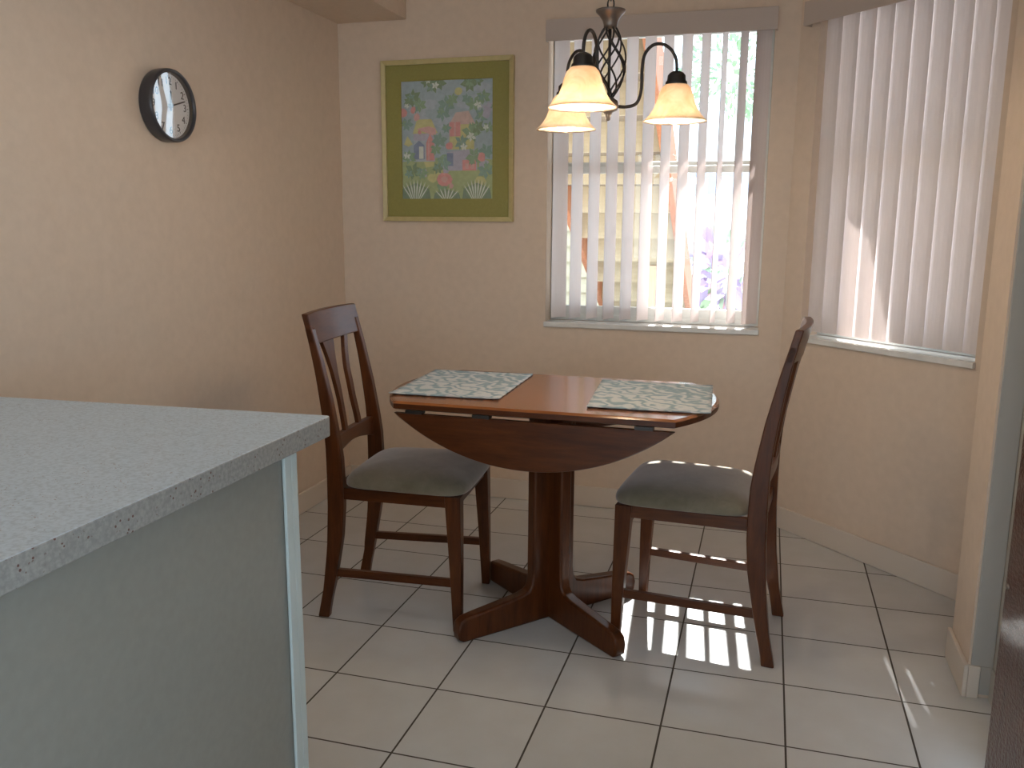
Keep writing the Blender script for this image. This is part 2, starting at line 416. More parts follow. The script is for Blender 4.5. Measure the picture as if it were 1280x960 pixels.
tag(obj('corner_trim', bm, M['cabtrim'], cb, bevel=.002), 'pale blue-grey corner strip')

# ------------------------------------------------------------------ chairs
F = [(0, -.060), (.05, -.052), (.10, -.040), (.16, -.028), (.28, -.006), (.38, .002), (.45, .003), (.54, 0), (.61, -.009), (.73, -.030), (.87, -.062), (1.0, -.097)]
Rr = [(0, -.098), (.10, -.077), (.24, -.060), (.376, -.053), (.478, -.052), (.575, -.053), (.64, -.057), (.73, -.068), (.81, -.079), (.907, -.097), (1.0, -.119)]
HW = .195
def post_bm(s):
    bm = NB(); rings = []
    for k in range(31):
        z = .955 * k / 30
        a, b = interp(Rr, z), interp(F, z)
        yo = s * HW; yi = s * (HW - .030 + (.006 if z < .1 else 0))
        if z > .5: yi = s * (HW - .030 + .004 * (z - .5))
        y0, y1 = min(yo, yi), max(yo, yi)
        rings.append([(a, y0, z), (b, y0, z), (b, y1, z), (a, y1, z)])
    loft(bm, rings); return bm
def bow(y): return -.016 * (1 - (y / HW) ** 2)
def strip_bm(z0, z1, y0f, y1f, off_f, off_r, n=14, nz=8, bowed=True):
    """curved board between heights; front/rear surfaces follow the post profile"""
    bm = NB(); rings = []
    for k in range(nz + 1):
        t = k / nz
        ring_f, ring_r = [], []
        for i in range(n + 1):
            u = i / n
            za, zb = (z0(u) if callable(z0) else z0), (z1(u) if callable(z1) else z1)
            z = za + (zb - za) * t
            y = y0f(z) + (y1f(z) - y0f(z)) * u
            mid = (interp(F, z) + interp(Rr, z)) / 2; bb = bow(y) if bowed else 0
            ring_f.append((mid + off_f + bb, y, z)); ring_r.append((mid + off_r + bb, y, z))
        rings.append(ring_f + ring_r[::-1])
    loft(bm, rings); return bm
lat1 = ([(.60, .142), (.70, .138), (.80, .124), (.86, .108), (.905, .090)], [(.60, .168), (.70, .166), (.80, .166), (.86, .176), (.905, .190)])
lat2 = ([(.60, .256), (.70, .240), (.80, .238), (.86, .254), (.905, .274)], [(.60, .282), (.70, .268), (.80, .266), (.86, .280), (.905, .300)])
def make_chair(name, loc, rz, mirror, **kw):
    c = empty(name, loc, rz, **kw)
    for s in (-1, 1): obj('leg', post_bm(s), M['wood_z'], c, bevel=.004)
    c1 = lambda u: .905 - .003 * math.sin(PI * u)
    crest = strip_bm(c1, lambda u: 1.0 + .002 * math.sin(PI * u), lambda z: -HW, lambda z: HW, .0125, -.0105, 20)
    obj('crest_rail', crest, M['wood_y'], c, bevel=.004)
    # posts stop under the crest: they are let into it
    rail = strip_bm(lambda u: .535 + .022 * math.sin(PI * u), .602, lambda z: -HW + .029, lambda z: HW - .029, .006, -.014, 16)
    obj('back_rail', rail, M['wood_y'], c, bevel=.003)
    sg = -1 if mirror else 1
    for lo, hi in (lat1, lat2):
        a = lambda z, lo=lo: sg * (interp(lo, z) - HW); b = lambda z, hi=hi: sg * (interp(hi, z) - HW)
        obj('slat', strip_bm(.598, .908, a, b, .005, -.009, 4, 16), M['wood_z'], c, bevel=.002)
    # seat frame
    bm = NB()
    for s in (-1, 1):
        ya, yb = s * .188, s * .168; yc, yd = s * .200, s * .180
        hexa(bm, [(-.01, ya, .408), (.345, yc, .408), (.345, yd, .408), (-.01, yb, .408), (-.01, ya, .446), (.345, yc, .446), (.345, yd, .446), (-.01, yb, .446)])
    box(bm, .357, .379, -.165, .165, .408, .446); box(bm, -.040, -.020, -.165, .165, .408, .446)
    obj('seat_frame', bm, M['wood_x'], c, bevel=.002)
    for s in (-1, 1):
        bm = NB(); rings = []
        for z, x0, x1, w in ((0, .366, .394, .026), (.20, .356, .394, .034), (.446, .340, .391, .046)):
            yo = s * .206; yi = s * (.206 - w); y0, y1 = min(yo, yi), max(yo, yi)
            rings.append([(x0, y0, z), (x1, y0, z), (x1, y1, z), (x0, y1, z)])
        loft(bm, rings); obj('leg', bm, M['wood_z'], c, bevel=.003)
        bm = NB(); ya, yb = s * .186, s * .168; yc, yd = s * .198, s * .180
        hexa(bm, [(-.045, ya, .142), (.362, yc, .146), (.362, yd, .146), (-.045, yb, .142), (-.045, ya, .168), (.362, yc, .172), (.362, yd, .172), (-.045, yb, .168)])
        obj('stretcher', bm, M['wood_x'], c, bevel=.002)
    # padded seat: domed rounded trapezoid
    bm = NB(); out = []
    K = 40
    def outline(t, g):
        a = 2 * PI * t
        cx, sy = math.cos(a), math.sin(a)
        e = .33
        ux = (abs(cx) ** e) * (1 if cx > 0 else -1); uy = (abs(sy) ** e) * (1 if sy > 0 else -1)
        x = .198 + .210 * ux * g
        hw = .196 + .022 * (ux * .5 + .5)
        return x, uy * hw * g
    rings = []
    for g, z in ((.95, .4465), (.99, .448), (1.0, .456), (.99, .467), (.95, .480), (.87, .492), (.73, .503), (.5, .511), (.25, .515), (.02, .516)):
        rings.append([(*outline(k / K, g), z) for k in range(K)])
    loft(bm, rings)
    o = obj('seat', bm, M['seat'], c, smooth=True, sub=1)
    return c
make_chair('dining_chair', (-1.388, .512, 0), math.atan2(.08, .997), False, label='cherry wood dining chair with sage seat at the left of the table, behind the counter', cat='chair', group='dining chairs at the round table')
make_chair('dining_chair', (-.107, .594, 0), math.atan2(.087, -.996), True, label='cherry wood dining chair with sage seat at the right, under the bay window', cat='chair', group='dining chairs at the round table')

# ------------------------------------------------------------------ drop-leaf table
TX, TY, TZ = -.743, .552, .757
tb = empty('dining_table', (TX, TY, 0), label='round cherry drop-leaf pedestal table with its leaves hanging down', cat='table')
RT, HH = .514, .302
poly = []
a0 = math.asin(HH / RT)
for k in range(25): t = -a0 + 2 * a0 * k / 24; poly.append((RT * math.cos(t), RT * math.sin(t)))
for k in range(25): t = PI - a0 + 2 * a0 * k / 24; poly.append((RT * math.cos(t), RT * math.sin(t)))
bm = NB()
def shrink(p, g): 
    return [(x * (1 - g / RT), y * (1 - g / HH)) for x, y in p]
loft(bm, [[(x, y, z) for x, y in shrink(poly, g)] for g, z in ((.006, TZ - .024), (.0, TZ - .021), (.0, TZ - .006), (.005, TZ - .0015), (.009, TZ))])
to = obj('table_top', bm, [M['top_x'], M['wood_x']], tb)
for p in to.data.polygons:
    if abs(p.normal.z) < .3 or p.normal.z < -.3: p.material_index = 1  # edge and underside get the darker wood as unlit shade
for s in (-1, 1):
    c_, dep = .415, .147; Rl = (c_ * c_ + dep * dep) / (2 * dep); th = math.asin(c_ / Rl); zt = TZ - .034
    pts = [(Rl * math.sin(-th + 2 * th * k / 40), zt - dep + Rl - Rl * math.cos(-th + 2 * th * k / 40)) for k in range(41)]
    y0 = s * (HH + .004)
    bm = NB(); rings = []
    for g, dy in ((.99, 0), (1, .004), (1, .014), (.985, .019)):
        rings.append([(x * g, y0 - s * (.019 - dy) if s > 0 else y0 + (.019 - dy), zt - (zt - z) * g) for x, z in pts])
    loft(bm, rings); obj('drop_leaf', bm, M['wood_x'], tb)
    for hx in (-.352, -.143, .330):
        bm = NB(); box(bm, hx - .026, hx + .026, min(s * (HH - .03), s * (HH + .002)), max(s * (HH - .03), s * (HH + .002)), TZ - .0355, TZ - .0240); obj('hinge', bm, M['bronze'], tb, bevel=.001)
bm = NB(); box(bm, -.17, .17, -.15, .15, TZ - .060, TZ - .0242)
obj('apron', bm, M['wood_x'], tb, bevel=.003)
# four pedestal boards, each an upright with its foot
for q, ang in enumerate((-132, -42, 48, 138)):
    a = R(ang + 2)
    prof = [(.002, .0), (.345, .0), (.358, .012), (.362, .04), (.355, .066), (.335, .078), (.30, .083), (.20, .094), (.125, .103), (.096, .112), (.086, .128), (.082, .16), (.081, .30), (.081, TZ - .0605), (.002, TZ - .0605)]
    bm = NB(); rings = []
    for y in (-.021, .021): rings.append([(r, y, z) for r, z in prof])
    loft(bm, rings)
    bmesh.ops.rotate(bm, verts=bm.verts, cent=(0, 0, 0), matrix=Matrix.Rotation(a, 3, 'Z'))
    d = .016
    obj('pedestal_leg', bm, M['wood_z'], tb, bevel=.009, seg=3)

# ------------------------------------------------------------------ placemats
m = mat('woven_placemat_fabric', (.5, .6, .6), .95); M['matf'] = m
v = coords(m)
wv = N(m, 'ShaderNodeTexWave', wave_type='BANDS', bands_direction='DIAGONAL'); L(m, v, wv.inputs['Vector'])
wv.inputs['Scale'].default_value = 8; wv.inputs['Distortion'].default_value = 14; wv.inputs['Detail'].default_value = 2.5; wv.inputs['Detail Scale'].default_value = 1.6
rib = N(m, 'ShaderNodeTexWave', wave_type='BANDS', bands_direction='Y'); L(m, v, rib.inputs['Vector']); rib.inputs['Scale'].default_value = 55
mx = N(m, 'ShaderNodeMixRGB', blend_type='MULTIPLY'); mx.inputs['Fac'].default_value = .25
L(m, ramp(m, wv.outputs['Fac'], [(.05, (.30, .40, .46)), (.4, (.42, .50, .55)), (.75, (.62, .65, .66))]), mx.inputs['Color1'])
L(m, rib.outputs['Color'], mx.inputs['Color2']); L(m, mx.outputs['Color'], bsdf(m).inputs['Base Color'])
bump(m, rib.outputs['Fac'], .5, .002)
def placemat(q, label):
    cx = sum(p[0] for p in q) / 4; cy = sum(p[1] for p in q) / 4
    bm = NB(); nx_, ny_ = 24, 16; th = .0035
    lo, hi = {}, {}
    for i in range(nx_ + 1):
        for j in range(ny_ + 1):
            u, w = i / nx_, j / ny_
            p = [(1 - u) * (1 - w) * q[0][k] + u * (1 - w) * q[1][k] + u * w * q[2][k] + (1 - u) * w * q[3][k] for k in (0, 1)]
            ed = .0012 * math.sin(j * 3.1 + i) if i in (0, nx_) else 0
            h = .0006 + .0012 * max(0, math.sin(u * 6 + 1)) * (abs(2 * u - 1)) ** 2 + (.003 if (j == 0) else 0)
            lo[i, j] = bm.verts.new((p[0] - cx + ed, p[1] - cy, h)); hi[i, j] = bm.verts.new((p[0] - cx + ed, p[1] - cy, h + th))
    for i in range(nx_):
        for j in range(ny_):
            bm.faces.new((hi[i, j], hi[i + 1, j], hi[i + 1, j + 1], hi[i, j + 1])); bm.faces.new((lo[i, j], lo[i, j + 1], lo[i + 1, j + 1], lo[i + 1, j]))
    for i in range(nx_):
        bm.faces.new((lo[i, 0], lo[i + 1, 0], hi[i + 1, 0], hi[i, 0])); bm.faces.new((lo[i + 1, ny_], lo[i, ny_], hi[i, ny_], hi[i + 1, ny_]))
    for j in range(ny_):
        bm.faces.new((lo[0, j + 1], lo[0, j], hi[0, j], hi[0, j + 1])); bm.faces.new((lo[nx_, j], lo[nx_, j + 1], hi[nx_, j + 1], hi[nx_, j]))
    o = obj('placemat', bm, M['matf'], smooth=True); o.location = (cx, cy, TZ + .0002)
    tag(o, label, 'placemat', 'placemats on the dining table')
placemat([(-1.214, .338), (-.866, .356), (-.880, .820), (-1.236, .795)], 'blue-grey and white woven placemat in front of the left chair')
placemat([(-.590, .330), (-.240, .345), (-.262, .792), (-.628, .785)], 'pale green-blue woven placemat nearest the right chair')

# ------------------------------------------------------------------ wall clock
ck = empty('wall_clock', (XL, .447, 1.652), label='round dark-rimmed wall clock with white face on the left wall', cat='clock')
def turn(bm):                                 # lathe axis z -> room +x
    bmesh.ops.rotate(bm, verts=bm.verts, cent=(0, 0, 0), matrix=Matrix.Rotation(R(90), 3, 'Y'))
bm = NB(); lathe(bm, [(.100, .0005), (.113, .0005), (.1155, .006), (.1165, .040), (.1145, .048), (.110, .050), (.105, .047), (.103, .040), (.1025, .02)], 64); 
turn(bm); obj('rim', bm, M['clockrim'], ck, smooth=True)
bm = NB(); lathe(bm, [(.104, .001), (.104, .028), (.001, .028)], 64); turn(bm); obj('clock_face', bm, M['clockface'], ck)
bm = NB(); lathe(bm, [(.0005, .044), (.1035, .043)], 64); turn(bm); obj('glass', bm, M['clockglass'], ck)
def textmesh(body, size):
    cu = bpy.data.curves.new('t', 'FONT'); cu.body = body; cu.size = size; cu.align_x = 'CENTER'; cu.align_y = 'CENTER'; cu.extrude = .0004
    o = bpy.data.objects.new('t', cu); COL.objects.link(o)
    dg = bpy.context.evaluated_depsgraph_get(); dg.update()
    me = bpy.data.meshes.new_from_object(o.evaluated_get(dg)); bpy.data.objects.remove(o); return me
bm = NB()
for h in range(1, 13):
    me = textmesh(str(h), .034); n0 = len(bm.verts); bm.from_mesh(me); bm.verts.ensure_lookup_table()
    a = R(30 * h); vs = bm.verts[n0:]
    for v_ in vs:
        x, y, z = v_.co
        # seen from +x the room's +y lies to the left... the clock's right hand side is +y
        v_.co = Vector((.0290 + z, .078 * math.sin(a) + x, .078 * math.cos(a) + y))
for k in range(60):
    a = R(6 * k); r0, r1 = (.089 if k % 5 == 0 else .092), .096
    w = .0012 if k % 5 == 0 else .0006
    p = [(r0, -w), (r1, -w), (r1, w), (r0, w)]
    bm.faces.new([bm.verts.new((.0288, r * math.sin(a) + t * math.cos(a), r * math.cos(a) - t * math.sin(a))) for r, t in p])
obj('numerals', bm, M['ink'], ck)
def hand(name, ang, ln, w, x):
    bm = NB(); a = R(ang)
    pts = [(-.016, -w), (ln * .9, -w * .8), (ln, 0), (ln * .9, w * .8), (-.016, w)]
    loft(bm, [[(xx, r * math.sin(a) + t * math.cos(a), r * math.cos(a) - t * math.sin(a)) for r, t in pts] for xx in (x, x + .0012)])
    obj(name, bm, M['ink'], ck)
hand('hour_hand', 4, .050, .0042, .033); hand('minute_hand', 73, .078, .0026, .0355)
bm = NB(); lathe(bm, [(.006, .028), (.006, .039), (.0005, .040)], 16); turn(bm); obj('pivot', bm, M['ink'], ck)

# ------------------------------------------------------------------ framed print
PX0, PX1, PZ0, PZ1 = -1.834, -1.211, 1.287, 1.992
pc = empty('framed_print', ((PX0 + PX1) / 2, YB, (PZ0 + PZ1) / 2), label='framed tropical village print with olive mat and gold frame on the back wall', cat='picture')
pw, ph = (PX1 - PX0) / 2, (PZ1 - PZ0) / 2
bm = NB(); fw, de = .020, .028
for a in range(4):
    hw, hh = (pw, ph) if a % 2 == 0 else (ph, pw)
    q = [(-hw, hh), (hw, hh), (hw - fw, hh - fw), (-hw + fw, hh - fw)]
    an = -R(90) * a; cs, sn = math.cos(an), math.sin(an)
    rt = lambda p: (p[0] * cs - p[1] * sn, p[0] * sn + p[1] * cs)
    Q = [rt(p) for p in q]
    d0 = [-.001, -.001, -.001, -.001]; d1_ = [-de, -de, -de + .006, -de + .006]
    hexa(bm, [(Q[i][0], d0[i], Q[i][1]) for i in range(4)] + [(Q[i][0], d1_[i], Q[i][1]) for i in range(4)])
tag(obj('frame', bm, M['frame'], pc, bevel=.0015), 'slim matt gold frame')
AW0, AW1, AZ0, AZ1 = -.218, .214, -.252, .262       # print opening inside the mat
bm = NB(); iw, ih = pw - fw + .004, ph - fw + .004
for x0, x1, z0, z1 in ((-iw, iw, AZ1, ih), (-iw, iw, -ih, AZ0), (-iw, AW0, AZ0, AZ1), (AW1, iw, AZ0, AZ1)): box(bm, x0, x1, -.0135, -.011, z0, z1)
obj('mat_board', bm, M['mat_olive'], pc)
bm = NB(); bm.faces.new([bm.verts.new((x, -.0175, z)) for x, z in ((-iw, -ih), (iw, -ih), (iw, ih), (-iw, ih))]); obj('glass', bm, M['artglass'], pc)
cols = dict(sky=(.22, .30, .36), sky2=(.27, .33, .40), leaf=(.075, .16, .05), leaf2=(.13, .25, .12), teal=(.10, .22, .18), pink=(.52, .16, .16), rose=(.50, .24, .24),
            roof=(.46, .30, .28), yellow=(.42, .40, .12), blue=(.08, .13, .28), lilac=(.30, .28, .38), grass=(.24, .30, .09), white=(.50, .54, .50), dleaf=(.05, .12, .06), orange=(.45, .2, .1))
cols = {k: tuple(.90 * a + .32 * b for a, b in zip(v_, (.50, .52, .48))) for k, v_ in cols.items()}
keys = list(cols); cm = [grainy('print_' + k, cols[k], tuple(min(1, c_ * 1.15) for c_ in cols[k]), .8, 60) for k in keys]
bm = NB(); lay = [0.0]
def ap(pts, c):
    """flat printed patch, pts in 0..1 of the print, origin lower left"""
    lay[0] += .000008
    P_ = []
    for x, z in pts:
        P_.append(bm.verts.new((AW0 + (AW1 - AW0) * min(max(x, .0), 1), -.0085 - lay[0], AZ0 + (AZ1 - AZ0) * min(max(z, 0), 1))))
    f = bm.faces.new(P_); f.material_index = keys.index(c)
def blob(x, z, rx, rz, c, n=9, j=.18, rot=0):
    pts = []
    for i in range(n):
        a = 2 * PI * i / n; r = 1 + random.uniform(-j, j)
        u, w = rx * r * math.cos(a), rz * r * math.sin(a)
        pts.append((x + u * math.cos(rot) - w * math.sin(rot), z + u * math.sin(rot) + w * math.cos(rot)))
    ap(pts, c)
def leafs(x, z, s, c, n=5, a0=0):
    for i in range(n):
        a = a0 + 2 * PI * i / n + random.uniform(-.2, .2); dx, dz = math.cos(a), math.sin(a) * .8
        ap([(x, z), (x + s * (.5 * dx - .28 * dz), z + s * (.5 * dz + .28 * dx)), (x + s * dx, z + s * dz), (x + s * (.5 * dx + .28 * dz), z + s * (.5 * dz - .28 * dx))], c)
ap([(0, 0), (1, 0), (1, 1), (0, 1)], 'sky')
for k in range(14): blob(random.uniform(.1, .9), random.uniform(.62, .95), .1, .035, 'sky2')
ap([(0, 0), (1, 0), (1, .33), (.5, .36), (0, .32)], 'grass')
for k in range(16): blob(random.uniform(.05, .95), random.uniform(.1, .36), .06, .04, random.choice(['grass', 'yellow', 'leaf2', 'lilac']))
ap([(.13, .32), (.37, .32), (.37, .58), (.13, .58)], 'lilac'); ap([(.13, .5), (.30, .5), (.30, .32), (.13, .32)], 'sky2')
ap([(.12, .56), (.40, .56), (.33, .68), (.17, .68)], 'yellow'); ap([(.16, .60), (.38, .53), (.38, .60), (.30, .62)], 'rose')
ap([(.13, .34), (.25, .34), (.25, .46), (.19, .50), (.13, .46)], 'blue'); ap([(.19, .345), (.24, .345), (.24, .45), (.19, .45)], 'white')
ap([(.27, .33), (.36, .33), (.36, .48), (.315, .56), (.27, .48)], 'pink'); ap([(.29, .33), (.305, .33), (.305, .50), (.29, .50)], 'rose')
ap([(.52, .62), (.82, .62), (.74, .74), (.60, .73)], 'roof'); ap([(.53, .42), (.80, .42), (.80, .63), (.53, .63)], 'yellow')
ap([(.53, .53), (.65, .53), (.65, .65), (.53, .65)], 'pink'); ap([(.58, .53), (.60, .53), (.60, .65), (.58, .65)], 'rose')
ap([(.50, .24), (.83, .24), (.83, .42), (.50, .40)], 'lilac'); ap([(.50, .28), (.57, .28), (.57, .39), (.50, .39)], 'blue')
ap([(.67, .24), (.82, .24), (.82, .33), (.67, .33)], 'pink'); ap([(.70, .255), (.74, .255), (.74, .30), (.70, .30)], 'rose'); ap([(.76, .255), (.80, .255), (.80, .30), (.76, .30)], 'rose')
ap([(.02, .47), (.06, .54), (.12, .47), (.07, .45)], 'yellow'); blob(.63, .90, .045, .035, 'yellow')
for x, z, s, c in ((.35, .97, .12, 'leaf'), (.42, .98, .10, 'leaf'), (.28, .99, .08, 'leaf'), (.75, .97, .12, 'leaf'), (.83, .99, .09, 'leaf'), (.13, .86, .12, 'leaf'), (.2, .80, .10, 'leaf2'), (.08, .83, .07, 'leaf'),
                   (.50, .80, .12, 'teal'), (.57, .84, .08, 'leaf2'), (.46, .72, .10, 'teal'), (.80, .80, .11, 'leaf2'), (.90, .85, .10, 'leaf2'), (.72, .84, .07, 'teal'), (.88, .70, .10, 'teal'), (.77, .56, .13, 'leaf2'),
                   (.84, .60, .10, 'leaf'), (.66, .48, .10, 'teal'), (.42, .50, .11, 'teal'), (.38, .42, .08, 'leaf2'), (.46, .30, .11, 'teal'), (.40, .26, .08, 'leaf'), (.06, .64, .09, 'teal'), (.08, .36, .10, 'leaf2'),
                   (.12, .24, .12, 'leaf'), (.22, .22, .09, 'leaf2'), (.80, .36, .12, 'leaf2'), (.93, .40, .11, 'teal'), (.93, .24, .12, 'teal'), (.96, .6, .08, 'leaf2'), (.50, .60, .07, 'teal'), (.96, .76, .08, 'lilac')):
    leafs(x, z, s * .85, c, 6, random.random()); leafs(x + random.uniform(-.05, .05), z + random.uniform(-.04, .03), s * .45, random.choice(['leaf2', 'teal', 'white']), 5, random.random())
for x, z, s, c in ((.02, .74, .04, 'pink'), (.13, .76, .03, 'pink'), (.17, .70, .035, 'rose'), (.53, .45, .035, 'pink'), (.88, .35, .04, 'pink'), (.20, .57, .02, 'pink'), (.93, .71, .04, 'lilac'), (.55, .11, .025, 'rose')): blob(x, z, s, s, c)
for k in range(10): a = 2 * PI * k / 10; blob(.475 + .055 * math.cos(a), .165 + .035 * math.sin(a), .035, .025, 'pink')
blob(.475, .165, .04, .028, 'rose')
def grassy(xc, w, n, h):
    ap([(xc - w, 0), (xc + w, 0), (xc + w * .9, h * .5), (xc, h * .8), (xc - w * .9, h * .5)], 'dleaf')
    for i in range(n):
        t = -1 + 2 * i / (n - 1); x0 = xc + t * w * .35; x1 = xc + t * w * 1.05; zz = h * (1 - .35 * t * t)
        ap([(x0 - .006, .0), (x0 + .006, .0), ((x0 + x1) / 2 + .008 + t * .01, zz * .6), (x1, zz), ((x0 + x1) / 2 - .008 + t * .01, zz * .6)], 'white' if i % 2 else 'leaf')
grassy(.15, .17, 17, .17); grassy(.83, .16, 17, .17); grassy(.5, .15, 13, .10)
obj('print', bm, cm, pc)

# ------------------------------------------------------------------ chandelier
HX, HY = -.548, .325
ch = empty('chandelier', (HX, HY, CZ), label='three-arm bronze cage chandelier with lit amber bell shades', cat='chandelier')
z_ = lambda z: z - CZ
bm = NB(); lathe(bm, [(.001, z_(1.830)), (.030, z_(1.834)), (.0395, z_(1.836)), (.0385, z_(1.831)), (.029, z_(1.822)), (.021, z_(1.810)), (.018, z_(1.799)), (.017, z_(1.790)), (.001, z_(1.788))], 32); obj('cup', bm, M['bronze_hi'], ch, smooth=True)
bm = NB()
for k in range(6):
    for sg in (1, -1):
        pts = []
        for i in range(25):
            t = i / 24; a = 2 * PI * k / 6 + sg * t * PI * .95
            r = .0115 + .032 * math.sin(PI * t ** 1.0) ** .8
            pts.append((r * math.cos(a), r * math.sin(a), z_(1.796 - .182 * t)))
        if sg == 1 or k % 2 == 0: tube(bm, pts, .0026, 6)
obj('cage', bm, M['bronze'], ch, smooth=True)
bm = NB(); tube(bm, [(0, 0, z_(1.800)), (0, 0, z_(1.60))], .004, 10); obj('stem', bm, M['bronze'], ch, smooth=True)
bm = NB(); lathe(bm, [(.001, z_(1.622)), (.012, z_(1.620)), (.016, z_(1.612)), (.025, z_(1.606)), (.028, z_(1.592)), (.024, z_(1.581)), (.012, z_(1.576)), (.008, z_(1.568)), (.0055, z_(1.556)), (.001, z_(1.554))], 24); obj('hub', bm, M['bronze_hi'], ch, smooth=True)
bm = NB(); zc = 1.838; k = 0
while zc < CZ - .03:
    pts = []
    for i in range(17):
        a = 2 * PI * i / 16; x, z = .0085 * math.cos(a), .0155 * math.sin(a)
        pts.append((x, 0, z_(zc + .0125 + z)) if k % 2 == 0 else (0, x, z_(zc + .0125 + z)))
    tube(bm, pts, .0021, 6); zc += .0245; k += 1
obj('chain', bm, M['bronze'], ch, smooth=True)
bm = NB(); lathe(bm, [(.001, -.03), (.012, -.030), (.03, -.022), (.058, -.008), (.062, -.0005)], 32); obj('ceiling_canopy', bm, M['bronze_hi'], ch, smooth=True)
for ang, rr, dz in ((25, .188, 0), (137, .20, -.009), (-98, .205, .007)):
    a = R(ang); ca, sa = math.cos(a), math.sin(a); k = rr / .188
    pth = [(.018, 1.593), (.05, 1.592), (.078, 1.602), (.090, 1.635), (.091, 1.690), (.097, 1.728), (.118, 1.752), (.146, 1.756), (.171, 1.742), (.185, 1.718), (.188, 1.688 + dz)]
    bm = NB(); tube(bm, spline([(r * k * ca, r * k * sa, z_(z)) for r, z in pth], 6), .0045, 10)
    arm = obj('arm', bm, M['bronze'], ch, smooth=True)
    c = (rr * ca, rr * sa, z_(dz))
    bm = NB(); lathe(bm, [(.001, 1.688), (.010, 1.688), (.018, 1.684), (.024, 1.677), (.025, 1.664), (.029, 1.660), (.030, 1.650), (.026, 1.648), (.001, 1.648)], 24, c); obj('socket', bm, M['bronze'], arm, smooth=True)
    pr = [(.026, 1.655), (.032, 1.652), (.040, 1.643), (.046, 1.628), (.051, 1.610), (.059, 1.591), (.070, 1.574), (.081, 1.563), (.086, 1.559)]
    bm = NB(); lathe(bm, pr + [(.086, 1.5565), (.080, 1.560), (.068, 1.571), (.056, 1.589), (.048, 1.609), (.043, 1.627), (.037, 1.641), (.026, 1.650)], 40, c); obj('lamp_shade', bm, M['shade'], arm, smooth=True)
    bm = NB(); lathe(bm, [(.001, 1.647), (.012, 1.645), (.013, 1.632), (.018, 1.618), (.028, 1.600), (.031, 1.583), (.027, 1.566), (.016, 1.555), (.001, 1.551)], 24, c); obj('bulb', bm, M['bulb'], arm, smooth=True)

# ------------------------------------------------------------------ outdoors
M['conc'] = grainy('sunlit_concrete', (.33, .32, .31), (.38, .37, .36), .9, 3, 6)
M['lap'] = grainy('yellow_painted_board', (.40, .35, .24), (.46, .40, .28), .6, 8, 3, stretch=(1, 1, 6))
M['treadm'] = mat('shadow_line_brown_tread', (.20, .16, .11), .8)  # tread colour darkened to draw the gap shadows between boards
M['brown'] = wood('orange_brown_stringer_wood', (.30, .11, .05), (.42, .18, .09), (6, 6, .6), .6, 0)
M['postw'] = wood('peach_painted_post', (.58, .42, .30), (.66, .50, .37), (6, 6, .6), .6, 0)
M['stucco'] = grainy('white_stucco', (.74, .74, .76), (.80, .80, .82), .9, 40, 3, .2)
M['garage'] = mat('blue_grey_garage_door', (.30, .36, .48), .5)
M['roofm'] = grainy('grey_roof_shingle', (.22, .22, .25), (.30, .30, .33), .9, 12)
bm = NB(); box(bm, -30, 30, YB + WT + .02, 45, -.16, -.08); box(bm, -30, 30, -30, YR - .14, -.16, -.08); box(bm, XR + .14, 30, YR - .14, YB + WT + .02, -.16, -.08)
g = obj('ground', bm, M['conc']); g['kind'] = 'structure'
# unseen roof overhang; right part pushed outwards to limit sun on the bay blinds
EZ, OH = 2.55, .905
bm = NB(); c2 = CD + (WT + OH - .18) * S2
yo = YB + OH
prism(bm, [(-4, YB + WT + .001), (CD - YB, YB + WT + .001), (1.5, CD - 1.5 + WT * S2 + .002), (3.2, CD - 1.5 + WT * S2 + .002), (3.2, yo + .8), (.31, yo + .8), (.15, yo), (-4, yo)], EZ - .20, EZ)
g = obj('eave_sun_limit', bm, M['white']); g['kind'] = 'structure'
# staircase: lower steps far away, climbing towards the house
st = empty('outdoor_staircase', (-1.0, 5.3, -.08), label='yellow-boarded outdoor staircase climbing behind the left of the window', cat='staircase')
SX0, SX1 = -1.40, -.74
for i in range(-4, 10):
    Y = 5.0 - .3 * i; Z = .70 + .172 * i
    bm = NB(); box(bm, SX0 + 1.0, SX1 + 1.0, Y - 5.3 - .02, Y - 5.3 + .29, Z + .08 - .035, Z + .08); obj('tread', bm, M['treadm'], st, bevel=.003)
    bm = NB(); box(bm, SX0 + 1.0, SX1 + 1.0, Y - 5.3 - .045, Y - 5.3 - .021, Z + .08 - .036, Z + .08 + .1372); obj('riser', bm, M['lap'], st)
for sx in (SX0 - .045, SX1 + .002):
    bm = NB(); y0, z0_, y1, z1_ = 6.35, -.08, 2.15, 2.33
    hexa(bm, [(sx + 1, y0 - 5.3, z0_ + .08), (sx + 1.043, y0 - 5.3, z0_ + .08), (sx + 1.043, y1 - 5.3, z1_ - .17 + .08), (sx + 1, y1 - 5.3, z1_ - .17 + .08),
              (sx + 1, y0 - 5.3, z0_ + .28 + .08), (sx + 1.043, y0 - 5.3, z0_ + .28 + .08), (sx + 1.043, y1 - 5.3, z1_ + .13 + .08), (sx + 1, y1 - 5.3, z1_ + .13 + .08)])
    obj('stringer', bm, M['brown'], st, bevel=.004)
bm = NB(); box(bm, -.955 + 1, -.885 + 1, 4.40 - 5.3, 4.47 - 5.3, 0, 1.06); obj('post', bm, M['postw'], st, bevel=.005)
# yellow clapboard house wall further left
bm = NB()
for i in range(22):
    z = -.08 + i * .16
    hexa(bm, [(-5, 7.00, z), (-1.25, 7.00, z), (-1.25, 7.06, z), (-5, 7.06, z), (-5, 7.03, z + .16), (-1.25, 7.03, z + .16), (-1.25, 7.06, z + .16), (-5, 7.06, z + .16)])
tag(obj('clapboard_wall', bm, M['lap']), 'yellow clapboard wall outside, left of the window behind the staircase', 'wall')
